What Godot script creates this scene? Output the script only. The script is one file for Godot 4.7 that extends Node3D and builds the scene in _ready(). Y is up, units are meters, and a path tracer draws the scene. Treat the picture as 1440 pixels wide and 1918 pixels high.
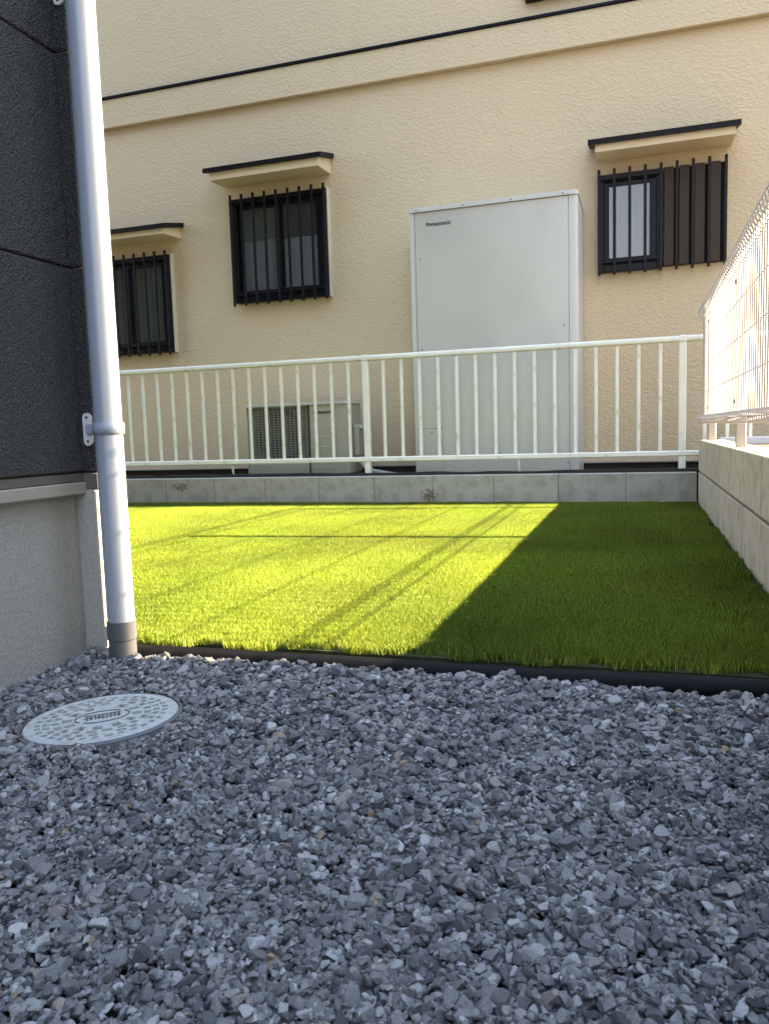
extends Node3D

# ---------------------------------------------------------------- helpers
var rng := RandomNumberGenerator.new()
var taken := {}
var M := {}

func numbered(parent: Node, called: String) -> String:
	var key := str(parent.get_instance_id()) + called
	var n: int = taken.get(key, 0)
	taken[key] = n + 1
	return called if n == 0 else "%s_%03d" % [called, n]

func tag(o: Node, label := "", category := "", group := "", kind := "") -> Node:
	if label: o.set_meta("label", label)
	if category: o.set_meta("category", category)
	if group: o.set_meta("group", group)
	if kind: o.set_meta("kind", kind)
	return o

func thing(called: String, label: String, category: String, at: Vector3, group := "") -> Node3D:
	var o := Node3D.new()
	o.name = numbered(self, called)
	o.position = at
	add_child(o)
	tag(o, label, category, group)
	return o

# puts a mesh (built in world coordinates) as a named part under its parent
func put(called: String, mesh: Mesh, mat: Material, parent: Node3D = null, at := Vector3.ZERO) -> MeshInstance3D:
	var p: Node3D = parent if parent else self
	var o := MeshInstance3D.new()
	o.name = numbered(p, called)
	o.mesh = mesh
	o.material_override = mat
	p.add_child(o)
	o.position = at
	return o

# places a mesh whose vertices are in world coordinates
func built(called: String, st: SurfaceTool, mat: Material, parent: Node3D = null, kind := "") -> MeshInstance3D:
	var mesh := done(st)
	var o := put(called, mesh, mat, parent)
	var off := Vector3.ZERO
	var q: Node = parent
	while q and q != self:
		off += (q as Node3D).position
		q = q.get_parent()
	o.position = -off
	if kind: o.set_meta("kind", kind)
	return o

func begin(smooth := false) -> SurfaceTool:
	var st := SurfaceTool.new()
	st.begin(Mesh.PRIMITIVE_TRIANGLES)
	st.set_smooth_group(0 if smooth else -1)
	return st

func done(st: SurfaceTool) -> ArrayMesh:
	st.generate_normals()
	return st.commit()

func tri(st: SurfaceTool, a: Vector3, b: Vector3, c: Vector3, n: Vector3) -> void:
	st.add_vertex(a)
	if (b - a).cross(c - a).dot(n) > 0.0:
		st.add_vertex(c); st.add_vertex(b)
	else:
		st.add_vertex(b); st.add_vertex(c)

func quad(st: SurfaceTool, a: Vector3, b: Vector3, c: Vector3, d: Vector3, n: Vector3) -> void:
	tri(st, a, b, c, n)
	tri(st, a, c, d, n)

# box with chamfered edges
func cbox(st: SurfaceTool, lo: Vector3, hi: Vector3, b := 0.0) -> void:
	var m := (lo + hi) / 2.0
	var h := (hi - lo) / 2.0
	if b <= 0.0:
		for a in 3:
			for s in [-1.0, 1.0]:
				var n := Vector3.ZERO; n[a] = s
				var u := Vector3.ZERO; u[(a + 1) % 3] = h[(a + 1) % 3]
				var v := Vector3.ZERO; v[(a + 2) % 3] = h[(a + 2) % 3]
				var c: Vector3 = m + n * h[a]
				quad(st, c - u - v, c + u - v, c + u + v, c - u + v, n)
		return
	b = minf(b, minf(h.x, minf(h.y, h.z)) * 0.9)
	var P := func(a: int, s: Vector3) -> Vector3:
		var r := h - Vector3(b, b, b)
		r[a] = h[a]
		return m + r * s
	for a in 3:
		var a1 := (a + 1) % 3
		var a2 := (a + 2) % 3
		for s in [-1.0, 1.0]:
			var n := Vector3.ZERO; n[a] = s
			var q: Array[Vector3] = []
			for k in [[-1.0, -1.0], [1.0, -1.0], [1.0, 1.0], [-1.0, 1.0]]:
				var g := Vector3.ZERO
				g[a] = s; g[a1] = k[0]; g[a2] = k[1]
				q.append(P.call(a, g))
			quad(st, q[0], q[1], q[2], q[3], n)
			for s1 in [-1.0, 1.0]:
				var n2 := Vector3.ZERO; n2[a] = s; n2[a1] = s1
				var g0 := n2; g0[a2] = -1.0
				var g1 := n2; g1[a2] = 1.0
				quad(st, P.call(a, g0), P.call(a, g1), P.call(a1, g1), P.call(a1, g0), n2)
	for sx in [-1.0, 1.0]:
		for sy in [-1.0, 1.0]:
			for sz in [-1.0, 1.0]:
				var g := Vector3(sx, sy, sz)
				tri(st, P.call(0, g), P.call(1, g), P.call(2, g), g)

func boxed(called: String, lo: Vector3, hi: Vector3, b: float, mat: Material, parent: Node3D = null) -> MeshInstance3D:
	var st := begin()
	cbox(st, lo, hi, b)
	return built(called, st, mat, parent)

# tube along points
func tube(st: SurfaceTool, pts: PackedVector3Array, r: float, sides := 8, caps := true) -> void:
	var n := pts.size()
	var t0 := (pts[1] - pts[0]).normalized()
	var u := t0.cross(Vector3.UP if absf(t0.y) < 0.9 else Vector3.RIGHT).normalized()
	var rings: Array = []
	for i in n:
		var t: Vector3 = (pts[mini(i + 1, n - 1)] - pts[maxi(i - 1, 0)]).normalized()
		u = (u - t * u.dot(t)).normalized()
		var v := t.cross(u)
		var ring := PackedVector3Array()
		for k in sides:
			var a := TAU * k / sides
			ring.append(pts[i] + (u * cos(a) + v * sin(a)) * r)
		rings.append(ring)
	for i in n - 1:
		for k in sides:
			var k2 := (k + 1) % sides
			var a: Vector3 = rings[i][k]; var b: Vector3 = rings[i][k2]
			var c: Vector3 = rings[i + 1][k2]; var d: Vector3 = rings[i + 1][k]
			quad(st, a, b, c, d, (a + b + c + d) / 4.0 - (pts[i] + pts[i + 1]) / 2.0)
	if caps:
		for e in [0, n - 1]:
			var out: Vector3 = (pts[0] - pts[1]) if e == 0 else (pts[n - 1] - pts[n - 2])
			for k in range(1, sides - 1):
				tri(st, rings[e][0], rings[e][k], rings[e][k + 1], out)

# surface of revolution about the vertical through c; profile of (radius, y)
func lathe(st: SurfaceTool, c: Vector3, prof: PackedVector2Array, sides := 32) -> void:
	for i in prof.size() - 1:
		var p := prof[i]
		var q := prof[i + 1]
		var nr := Vector2(q.y - p.y, p.x - q.x)
		for k in sides:
			var a := TAU * k / sides
			var b := TAU * (k + 1) / sides
			var da := Vector3(cos(a), 0, sin(a))
			var db := Vector3(cos(b), 0, sin(b))
			var n := (da + db) * 0.5 * nr.x + Vector3(0, nr.y, 0)
			var A := c + da * p.x + Vector3(0, p.y, 0)
			var B := c + db * p.x + Vector3(0, p.y, 0)
			var C := c + db * q.x + Vector3(0, q.y, 0)
			var D := c + da * q.x + Vector3(0, q.y, 0)
			if p.x > 1e-6: tri(st, A, B, C, n)
			if q.x > 1e-6: tri(st, A, C, D, n)

# prism over a convex polygon in plan (x, z) from y0 to y1
func prism(st: SurfaceTool, poly: PackedVector2Array, y0: float, y1: float) -> void:
	var c := Vector2.ZERO
	for p in poly: c += p
	c /= poly.size()
	for i in poly.size():
		var p := poly[i]
		var q := poly[(i + 1) % poly.size()]
		var e := q - p
		var n := Vector2(e.y, -e.x)
		if n.dot((p + q) / 2.0 - c) < 0: n = -n
		quad(st, Vector3(p.x, y0, p.y), Vector3(q.x, y0, q.y), Vector3(q.x, y1, q.y), Vector3(p.x, y1, p.y), Vector3(n.x, 0, n.y))
		tri(st, Vector3(c.x, y1, c.y), Vector3(p.x, y1, p.y), Vector3(q.x, y1, q.y), Vector3.UP)
		tri(st, Vector3(c.x, y0, c.y), Vector3(p.x, y0, p.y), Vector3(q.x, y0, q.y), Vector3.DOWN)

func rounded(x0: float, z0: float, x1: float, z1: float, r: float, seg := 6) -> PackedVector2Array:
	var out := PackedVector2Array()
	for k in 4:
		var cx := (x1 - r) if k in [0, 3] else (x0 + r)
		var cz := (z1 - r) if k in [0, 1] else (z0 + r)
		for i in seg + 1:
			var a := PI / 2 * (k + float(i) / seg)
			out.append(Vector2(cx + cos(a) * r, cz + sin(a) * r))
	return out

# ---------------------------------------------------------------- materials
func lin(r: float, g: float, b: float) -> Color:
	return Color(r, g, b).linear_to_srgb()

func noise_tex(sd: int, freq: float, size: int, oct := 3, kind := FastNoiseLite.TYPE_SIMPLEX_SMOOTH, ramp: Array = [], normal := 0.0, gain := 0.5) -> NoiseTexture2D:
	var n := FastNoiseLite.new()
	n.seed = sd
	n.frequency = freq
	n.noise_type = kind
	n.fractal_octaves = oct
	n.fractal_gain = gain
	if kind == FastNoiseLite.TYPE_CELLULAR:
		n.cellular_return_type = FastNoiseLite.RETURN_DISTANCE
	var t := NoiseTexture2D.new()
	t.width = size; t.height = size
	t.seamless = true
	t.noise = n
	if ramp.size():
		var g := Gradient.new()
		g.offsets = PackedFloat32Array()
		g.colors = PackedColorArray()
		var offs := PackedFloat32Array()
		var cols := PackedColorArray()
		for e in ramp:
			offs.append(e[0]); cols.append(e[1])
		g.offsets = offs; g.colors = cols
		t.color_ramp = g
	if normal > 0.0:
		t.as_normal_map = true
		t.bump_strength = normal
	return t

# grain that repeats without a seam: random lattices, wrapped round before they are enlarged and laid over each other
func grain(sd: int, cells: Array, shares: Array, size: int) -> ImageTexture:
	var r := RandomNumberGenerator.new()
	r.seed = sd
	var sum: Image = null
	for o in cells.size():
		var n: int = cells[o]
		var k := size / n
		var small := Image.create(n + 8, n + 8, false, Image.FORMAT_RGBA8)
		var vals := PackedFloat32Array()
		for i in n * n: vals.append(clampf(0.5 + 0.27 * r.randfn(), 0.0, 1.0))
		for y in n + 8:
			for x in n + 8:
				var v := vals[((y + n - 4) % n) * n + (x + n - 4) % n]
				small.set_pixel(x, y, Color(v, v, v, shares[o]))
		small.resize((n + 8) * k, (n + 8) * k, Image.INTERPOLATE_CUBIC)
		var part := small.get_region(Rect2i(4 * k, 4 * k, n * k, n * k))
		if sum == null:
			sum = part
		else:
			if part.get_size() != sum.get_size(): part.resize(sum.get_width(), sum.get_height(), Image.INTERPOLATE_BILINEAR)
			sum.blend_rect(part, Rect2i(Vector2i.ZERO, part.get_size()), Vector2i.ZERO)
	return ImageTexture.create_from_image(sum)

func mat(c: Color, rough := 0.7, metal := 0.0) -> StandardMaterial3D:
	var m := StandardMaterial3D.new()
	m.albedo_color = c
	m.roughness = rough
	m.metallic = metal
	return m

# rough masonry: tone texture and relief laid on in world space
func masonry(c: Color, rough: float, tone: Texture2D, relief: Texture2D, cm: float, sc: Vector3) -> StandardMaterial3D:
	var m := mat(c, rough)
	m.uv1_triplanar = true
	m.uv1_world_triplanar = true
	m.uv1_scale = sc
	if tone: m.albedo_texture = tone
	if relief:
		m.heightmap_enabled = true
		m.heightmap_texture = relief
		m.heightmap_scale = cm
	return m

func grey(a: float) -> Color:
	return Color(a, a, a)

func make_materials() -> void:
	var soft := noise_tex(3, 0.006, 512, 5, FastNoiseLite.TYPE_SIMPLEX_SMOOTH, [[0.0, grey(0.95)], [0.5, grey(0.98)], [1.0, grey(1.0)]])
	var fine := noise_tex(5, 0.06, 512, 4, FastNoiseLite.TYPE_SIMPLEX_SMOOTH, [[0.0, grey(0.66)], [0.5, grey(0.93)], [1.0, grey(1.0)]])
	var peel := grain(11, [64, 128, 256], [1.0, 0.45, 0.25], 1024)
	var spray := grain(12, [64, 128, 256], [1.0, 0.5, 0.3], 1024)
	var pores := noise_tex(13, 0.05, 1024, 4, FastNoiseLite.TYPE_CELLULAR, [[0.0, grey(0.0)], [0.16, grey(0.75)], [0.4, grey(0.9)], [1.0, grey(1.0)]])
	var grit := noise_tex(14, 0.16, 512, 3)
	var stain := noise_tex(15, 0.008, 512, 5, FastNoiseLite.TYPE_SIMPLEX_SMOOTH, [[0.0, Color(0.86, 0.85, 0.82)], [0.35, Color(0.93, 0.925, 0.91)], [0.6, Color(0.98, 0.98, 0.975)], [1.0, Color(1, 1, 1)]])

	var streak := noise_tex(17, 0.03, 1024, 5, FastNoiseLite.TYPE_SIMPLEX_SMOOTH, [[0.0, grey(0.84)], [0.45, grey(0.95)], [1.0, grey(1.0)]], 0.0, 0.7)
	M.stucco = masonry(lin(0.615, 0.488, 0.308), 0.85, null, peel, 0.55, Vector3(0.95, 1.35, 1.2))
	M.soffit = masonry(lin(0.72, 0.58, 0.37), 0.7, soft, null, 0.0, Vector3(0.6, 0.6, 0.6))
	var flecks := noise_tex(16, 0.07, 1024, 3, FastNoiseLite.TYPE_SIMPLEX_SMOOTH, [[0.0, grey(0.30)], [0.45, grey(0.52)], [0.62, grey(0.80)], [0.8, grey(1.0)], [1.0, grey(1.0)]])
	M.siding = masonry(lin(0.178, 0.168, 0.162), 0.5, flecks, spray, 2.2, Vector3(3.6, 3.6, 3.6))
	M.foundation = masonry(lin(0.39, 0.37, 0.325), 0.9, streak, pores, 0.5, Vector3(3.2, 2.2, 3.2))
	M.block = masonry(lin(0.40, 0.385, 0.335), 0.9, stain, grit, 0.10, Vector3(2.3, 2.3, 2.3))
	M.block2 = masonry(lin(0.37, 0.355, 0.31), 0.9, stain, grit, 0.10, Vector3(1.9, 1.9, 1.9))
	M.block3 = masonry(lin(0.43, 0.41, 0.355), 0.9, stain, grit, 0.10, Vector3(2.7, 2.7, 2.7))
	M.wblock = masonry(lin(0.50, 0.43, 0.335), 0.9, stain, grit, 0.10, Vector3(2.3, 2.3, 2.3))  # warmer copy of the kerb block colour, lawn bounce put into it
	M.wblock2 = masonry(lin(0.47, 0.41, 0.32), 0.9, stain, grit, 0.10, Vector3(1.9, 1.9, 1.9))
	M.wblock3 = masonry(lin(0.53, 0.455, 0.35), 0.9, stain, grit, 0.10, Vector3(2.7, 2.7, 2.7))
	M.mortar = masonry(lin(0.20, 0.175, 0.14), 0.95, stain, grit, 0.3, Vector3(4, 4, 4))
	M.oldwall = masonry(lin(0.035, 0.032, 0.028), 0.9, stain, grit, 0.5, Vector3(3, 3, 3))
	M.darkbase = masonry(lin(0.10, 0.09, 0.08), 0.9, stain, grit, 0.2, Vector3(2, 2, 2))
	M.soil = masonry(lin(0.10, 0.085, 0.06), 0.95, fine, grit, 0.8, Vector3(2, 2, 2))
	M.thatch = masonry(lin(0.045, 0.065, 0.014), 0.95, fine, grit, 0.5, Vector3(6, 6, 6))
	M.browngravel = masonry(lin(0.12, 0.10, 0.09), 0.95, stain, pores, 1.0, Vector3(3, 3, 3))
	M.asphalt = masonry(lin(0.10, 0.10, 0.105), 0.95, fine, grit, 0.4, Vector3(1, 1, 1))
	M.roof = mat(lin(0.07, 0.065, 0.06), 0.6)
	M.flashing = mat(lin(0.016, 0.017, 0.021), 0.42)
	M.canopyroof = mat(lin(0.018, 0.014, 0.012), 0.45)
	for k in [M.flashing, M.canopyroof]: k.metallic_specular = 0.25
	M.flashing.albedo_color = lin(0.009, 0.010, 0.012)
	M.canopyroof.albedo_color = lin(0.009, 0.0075, 0.007)
	M.trim = mat(lin(0.34, 0.30, 0.25), 0.5)
	M.trimshade = mat(lin(0.12, 0.10, 0.085), 0.6)  # trim colour darkened: shade of the gap and corner face painted in
	M.frame = mat(lin(0.012, 0.012, 0.014), 0.38)
	M.bars = mat(lin(0.014, 0.013, 0.014), 0.42)
	for k in [M.frame, M.bars]: k.metallic_specular = 0.3
	M.frame.albedo_color = lin(0.006, 0.006, 0.008)
	M.bars.albedo_color = lin(0.008, 0.0075, 0.008)
	M.jamb = mat(lin(0.62, 0.55, 0.42), 0.6)
	M.pane = mat(Color(0.12, 0.13, 0.13, 0.10), 0.04)
	M.pane.transparency = BaseMaterial3D.TRANSPARENCY_ALPHA
	M.curtain = mat(lin(0.19, 0.20, 0.205), 0.9)
	M.curtain2 = mat(lin(0.10, 0.115, 0.09), 0.9)
	M.blind = mat(lin(0.05, 0.05, 0.048), 0.9)
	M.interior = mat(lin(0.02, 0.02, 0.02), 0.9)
	M.shutter = mat(lin(0.062, 0.043, 0.030), 0.55)
	M.shutter.metallic_specular = 0.3
	M.shutter2 = mat(lin(0.010, 0.007, 0.006), 0.6)
	M.shutter2.metallic_specular = 0.2
	M.rail = masonry(lin(0.84, 0.825, 0.71), 0.45, noise_tex(21, 0.02, 256, 4, FastNoiseLite.TYPE_SIMPLEX_SMOOTH, [[0.0, Color(0.80, 0.82, 0.72)], [0.3, grey(0.97)], [1.0, grey(1)]]), null, 0, Vector3(1.5, 1.5, 1.5))
	M.fence = mat(lin(0.42, 0.40, 0.41), 0.45)
	M.fencepost = mat(lin(0.36, 0.35, 0.32), 0.45)
	M.tank = masonry(lin(0.545, 0.525, 0.455), 0.30, noise_tex(22, 0.004, 512, 4, FastNoiseLite.TYPE_SIMPLEX_SMOOTH, [[0.0, grey(0.93)], [0.5, grey(0.98)], [1.0, grey(1)]]), null, 0, Vector3(0.7, 0.35, 0.7))
	M.tank.metallic_specular = 0.7
	M.tanklow = M.tank.duplicate()
	M.tanklow.roughness = 0.42
	M.tanklow.metallic_specular = 1.0
	M.tanktrim = mat(lin(0.56, 0.555, 0.51), 0.3)
	M.seam = mat(lin(0.05, 0.05, 0.05), 0.8)
	M.ac = mat(lin(0.40, 0.385, 0.295), 0.5)
	M.acgrille = mat(lin(0.38, 0.37, 0.28), 0.5)
	M.acshroud = mat(lin(0.10, 0.095, 0.065), 0.6)
	M.acdark = mat(lin(0.012, 0.012, 0.014), 0.6)
	M.acfan = mat(lin(0.04, 0.04, 0.045), 0.5)
	M.logo = mat(lin(0.02, 0.02, 0.025), 0.5)
	M.screw = mat(lin(0.16, 0.15, 0.13), 0.4, 0.6)
	M.pipe = mat(lin(0.28, 0.315, 0.37), 0.30)
	M.pipegrey = mat(lin(0.085, 0.088, 0.10), 0.42)
	M.bracket = mat(lin(0.60, 0.60, 0.60), 0.45)
	M.edging = masonry(lin(0.006, 0.006, 0.007), 0.55, noise_tex(23, 0.03, 256, 4, FastNoiseLite.TYPE_SIMPLEX_SMOOTH, [[0.0, grey(0.75)], [0.6, grey(0.85)], [1.0, grey(1)]]), null, 0, Vector3(4, 4, 4))
	M.edging.metallic_specular = 0.25
	M.lid = masonry(lin(0.49, 0.50, 0.495), 0.6, noise_tex(24, 0.02, 512, 5, FastNoiseLite.TYPE_SIMPLEX_SMOOTH, [[0.0, Color(0.82, 0.80, 0.75)], [0.35, Color(0.93, 0.93, 0.91)], [0.6, Color(0.98, 0.99, 0.99)], [1.0, grey(1)]]), null, 0, Vector3(4, 4, 4))
	M.lidfloor = mat(lin(0.095, 0.10, 0.103), 0.85)  # dirt grey, darkened further for the depth shade the shallow pits lack
	M.lidring = mat(lin(0.13, 0.13, 0.135), 0.7)
	M.hose = mat(lin(0.45, 0.44, 0.40), 0.6)

	# rust: ragged brown blot, see-through at its edges
	var im := Image.create(64, 64, false, Image.FORMAT_RGBA8)
	var bn := FastNoiseLite.new()
	bn.seed = 41; bn.frequency = 0.07; bn.fractal_octaves = 4
	for y in 64:
		for x in 64:
			var d := Vector2((x - 31.5) / 31.5, (y - 31.5) / 31.5).length()
			var al := clampf((1.0 - d) * 1.1 + bn.get_noise_2d(x, y) * 1.3 - 0.30, 0.0, 0.5)
			if d > 0.96: al = 0.0
			im.set_pixel(x, y, Color(0.42, 0.30, 0.14, al))
	M.rust = mat(Color(1, 1, 1), 0.9)
	M.rust.albedo_texture = ImageTexture.create_from_image(im)
	M.rust.transparency = BaseMaterial3D.TRANSPARENCY_ALPHA
	M.stone = StandardMaterial3D.new()
	M.stone.vertex_color_use_as_albedo = true
	M.stone.roughness = 0.78
	M.stone.uv1_triplanar = true
	M.stone.uv1_world_triplanar = true
	M.stone.uv1_scale = Vector3(14, 14, 14)
	M.stone.albedo_texture = noise_tex(31, 0.03, 1024, 5, FastNoiseLite.TYPE_SIMPLEX_SMOOTH, [[0.0, grey(0.55)], [0.45, grey(0.84)], [0.62, grey(0.93)], [1.0, grey(1.0)]], 0.0, 0.65)
	M.stone.heightmap_enabled = true
	M.stone.heightmap_texture = M.stone.albedo_texture
	M.stone.heightmap_scale = 0.12
	M.turf = StandardMaterial3D.new()
	M.turf.vertex_color_use_as_albedo = true
	M.turf.roughness = 0.55
	M.turf.cull_mode = BaseMaterial3D.CULL_DISABLED
	M.turf.backlight_enabled = true
	M.turf.backlight = Color(0.7, 0.7, 0.4)

# ---------------------------------------------------------------- scene
func _ready() -> void:
	rng.seed = 20240611
	# camera
	var cam := Camera3D.new()
	cam.name = "camera"
	cam.transform = Transform3D(Basis(Vector3.UP, deg_to_rad(17.911)) * Basis(Vector3.RIGHT, deg_to_rad(-5.863)) * Basis(Vector3.BACK, deg_to_rad(-1.766)), Vector3(0, 0.4615, 0))
	cam.fov = 66.37
	cam.near = 0.02
	cam.far = 400.0
	# a phone lens focused on the lawn: the nearest stones go a little soft
	var lens := CameraAttributesPhysical.new()
	lens.frustum_focal_length = 12.0 / tan(deg_to_rad(66.37) / 2.0)
	lens.frustum_focus_distance = 3.0
	lens.frustum_near = 0.02
	lens.frustum_far = 400.0
	lens.exposure_aperture = 14.0
	cam.attributes = lens
	add_child(cam)
	cam.current = true
	# sky
	var we := WorldEnvironment.new()
	we.name = "world_environment"
	var env := Environment.new()
	env.background_mode = Environment.BG_SKY
	var sm := ProceduralSkyMaterial.new()
	sm.sky_top_color = Color(0.58, 0.66, 0.78)
	sm.sky_horizon_color = Color(0.88, 0.88, 0.86)
	sm.sky_curve = 0.18
	sm.ground_bottom_color = Color(0.35, 0.33, 0.30)
	sm.ground_horizon_color = Color(0.70, 0.70, 0.68)
	sm.sky_energy_multiplier = 0.78
	sm.sun_angle_max = 8.0
	var sky := Sky.new()
	sky.sky_material = sm
	env.sky = sky
	env.tonemap_mode = Environment.TONE_MAPPER_LINEAR
	env.tonemap_exposure = 10.8
	env.sdfgi_enabled = true
	env.ssao_enabled = true
	env.ssil_enabled = true
	we.environment = env
	add_child(we)
	# sun: from the right, a little beyond the lawn
	var sun := DirectionalLight3D.new()
	sun.name = "sun"
	var to_sun := Vector3(1.0, 0.452, -0.072).normalized()
	sun.look_at_from_position(Vector3.ZERO, -to_sun, Vector3.UP)
	sun.light_color = Color(1.0, 0.90, 0.74)
	sun.light_energy = 1.5
	sun.light_angular_distance = 0.5
	sun.shadow_enabled = true
	add_child(sun)

	make_materials()
	ground()
	beige_house()
	dark_house()
	off_frame_houses()
	curb_and_old_wall()
	right_block_wall()
	railing()
	mesh_fence()
	tank_unit()
	air_conditioner()
	downpipe()
	lawn_edging()
	manhole()
	lawn()
	gravel()

func ground() -> void:
	var st := begin()
	quad(st, Vector3(-80, -0.30, -80), Vector3(80, -0.30, -80), Vector3(80, -0.30, 80), Vector3(-80, -0.30, 80), Vector3.UP)
	tag(built("ground", st, M.asphalt), "", "", "", "structure")
	st = begin()
	quad(st, Vector3(-1.26, -0.085, -1.50), Vector3(0.36, -0.085, -1.50), Vector3(0.36, -0.085, 6.0), Vector3(-1.26, -0.085, 6.0), Vector3.UP)
	tag(built("gravel_bed", st, M.soil), "", "", "", "structure")
	st = begin()
	cbox(st, Vector3(-4.9, -0.20, -4.94), Vector3(0.36, -0.018, -1.570))
	tag(built("lawn_base", st, M.thatch), "", "", "", "structure")
	# the strip of earth under the beige house's wall
	st = begin()
	cbox(st, Vector3(-8, -0.2, -5.80), Vector3(0.40, 0.095, -5.10))
	tag(built("neighbour_ground", st, M.soil), "", "", "", "structure")
	# the higher plot right of the block wall
	st = begin()
	cbox(st, Vector3(0.47, -0.2, -5.02), Vector3(14, 0.325, 8.0))
	tag(built("right_plot_ground", st, M.browngravel), "", "", "", "structure")

const FZ := -5.75   # face of the beige house

func canopy(house: Node3D, x0: float, x1: float, ysoffit: float, yfront: float, ywall: float) -> void:
	var zf := -5.475
	var t := Node3D.new()
	t.name = numbered(house, "canopy")
	house.add_child(t)
	# rendered box: fascia, two cheeks, soffit
	var st := begin()
	var a := x0 + 0.045
	var b := x1 - 0.03
	var zs := zf - 0.022
	var yf := yfront - 0.03
	var yw := ywall - 0.035
	# poly of the cheek in (z, y)
	var pr := [Vector2(FZ, ysoffit + 0.012), Vector2(zs, ysoffit), Vector2(zs, yf), Vector2(FZ, yw)]
	for s in [[a, Vector3.LEFT], [b, Vector3.RIGHT]]:
		var X: float = s[0]
		quad(st, Vector3(X, pr[0].y, pr[0].x), Vector3(X, pr[1].y, pr[1].x), Vector3(X, pr[2].y, pr[2].x), Vector3(X, pr[3].y, pr[3].x), s[1])
	quad(st, Vector3(a, pr[1].y, zs), Vector3(b, pr[1].y, zs), Vector3(b, yf, zs), Vector3(a, yf, zs), Vector3.BACK)
	quad(st, Vector3(a, pr[0].y, FZ), Vector3(b, pr[0].y, FZ), Vector3(b, pr[1].y, zs), Vector3(a, pr[1].y, zs), Vector3.DOWN)
	quad(st, Vector3(a, yw, FZ), Vector3(b, yw, FZ), Vector3(b, yf, zs), Vector3(a, yf, zs), Vector3.UP)
	built("soffit_box", st, M.soffit, t)
	# sheet metal roof with a turned-down edge
	st = begin()
	var e := 0.034
	var top := [Vector3(x0, ywall, FZ), Vector3(x1, ywall, FZ), Vector3(x1, yfront, zf), Vector3(x0, yfront, zf)]
	var low: Array = []
	for p in top: low.append(p - Vector3(0, e, 0))
	quad(st, top[0], top[1], top[2], top[3], Vector3.UP)
	quad(st, low[0], low[1], low[2], low[3], Vector3.DOWN)
	quad(st, top[3], top[2], low[2], low[3], Vector3.BACK)
	quad(st, top[1], top[2], low[2], low[1], Vector3.RIGHT)
	quad(st, top[0], top[3], low[3], low[0], Vector3.LEFT)
	built("metal_roof", st, M.canopyroof, t)
	t.position = Vector3.ZERO

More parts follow.
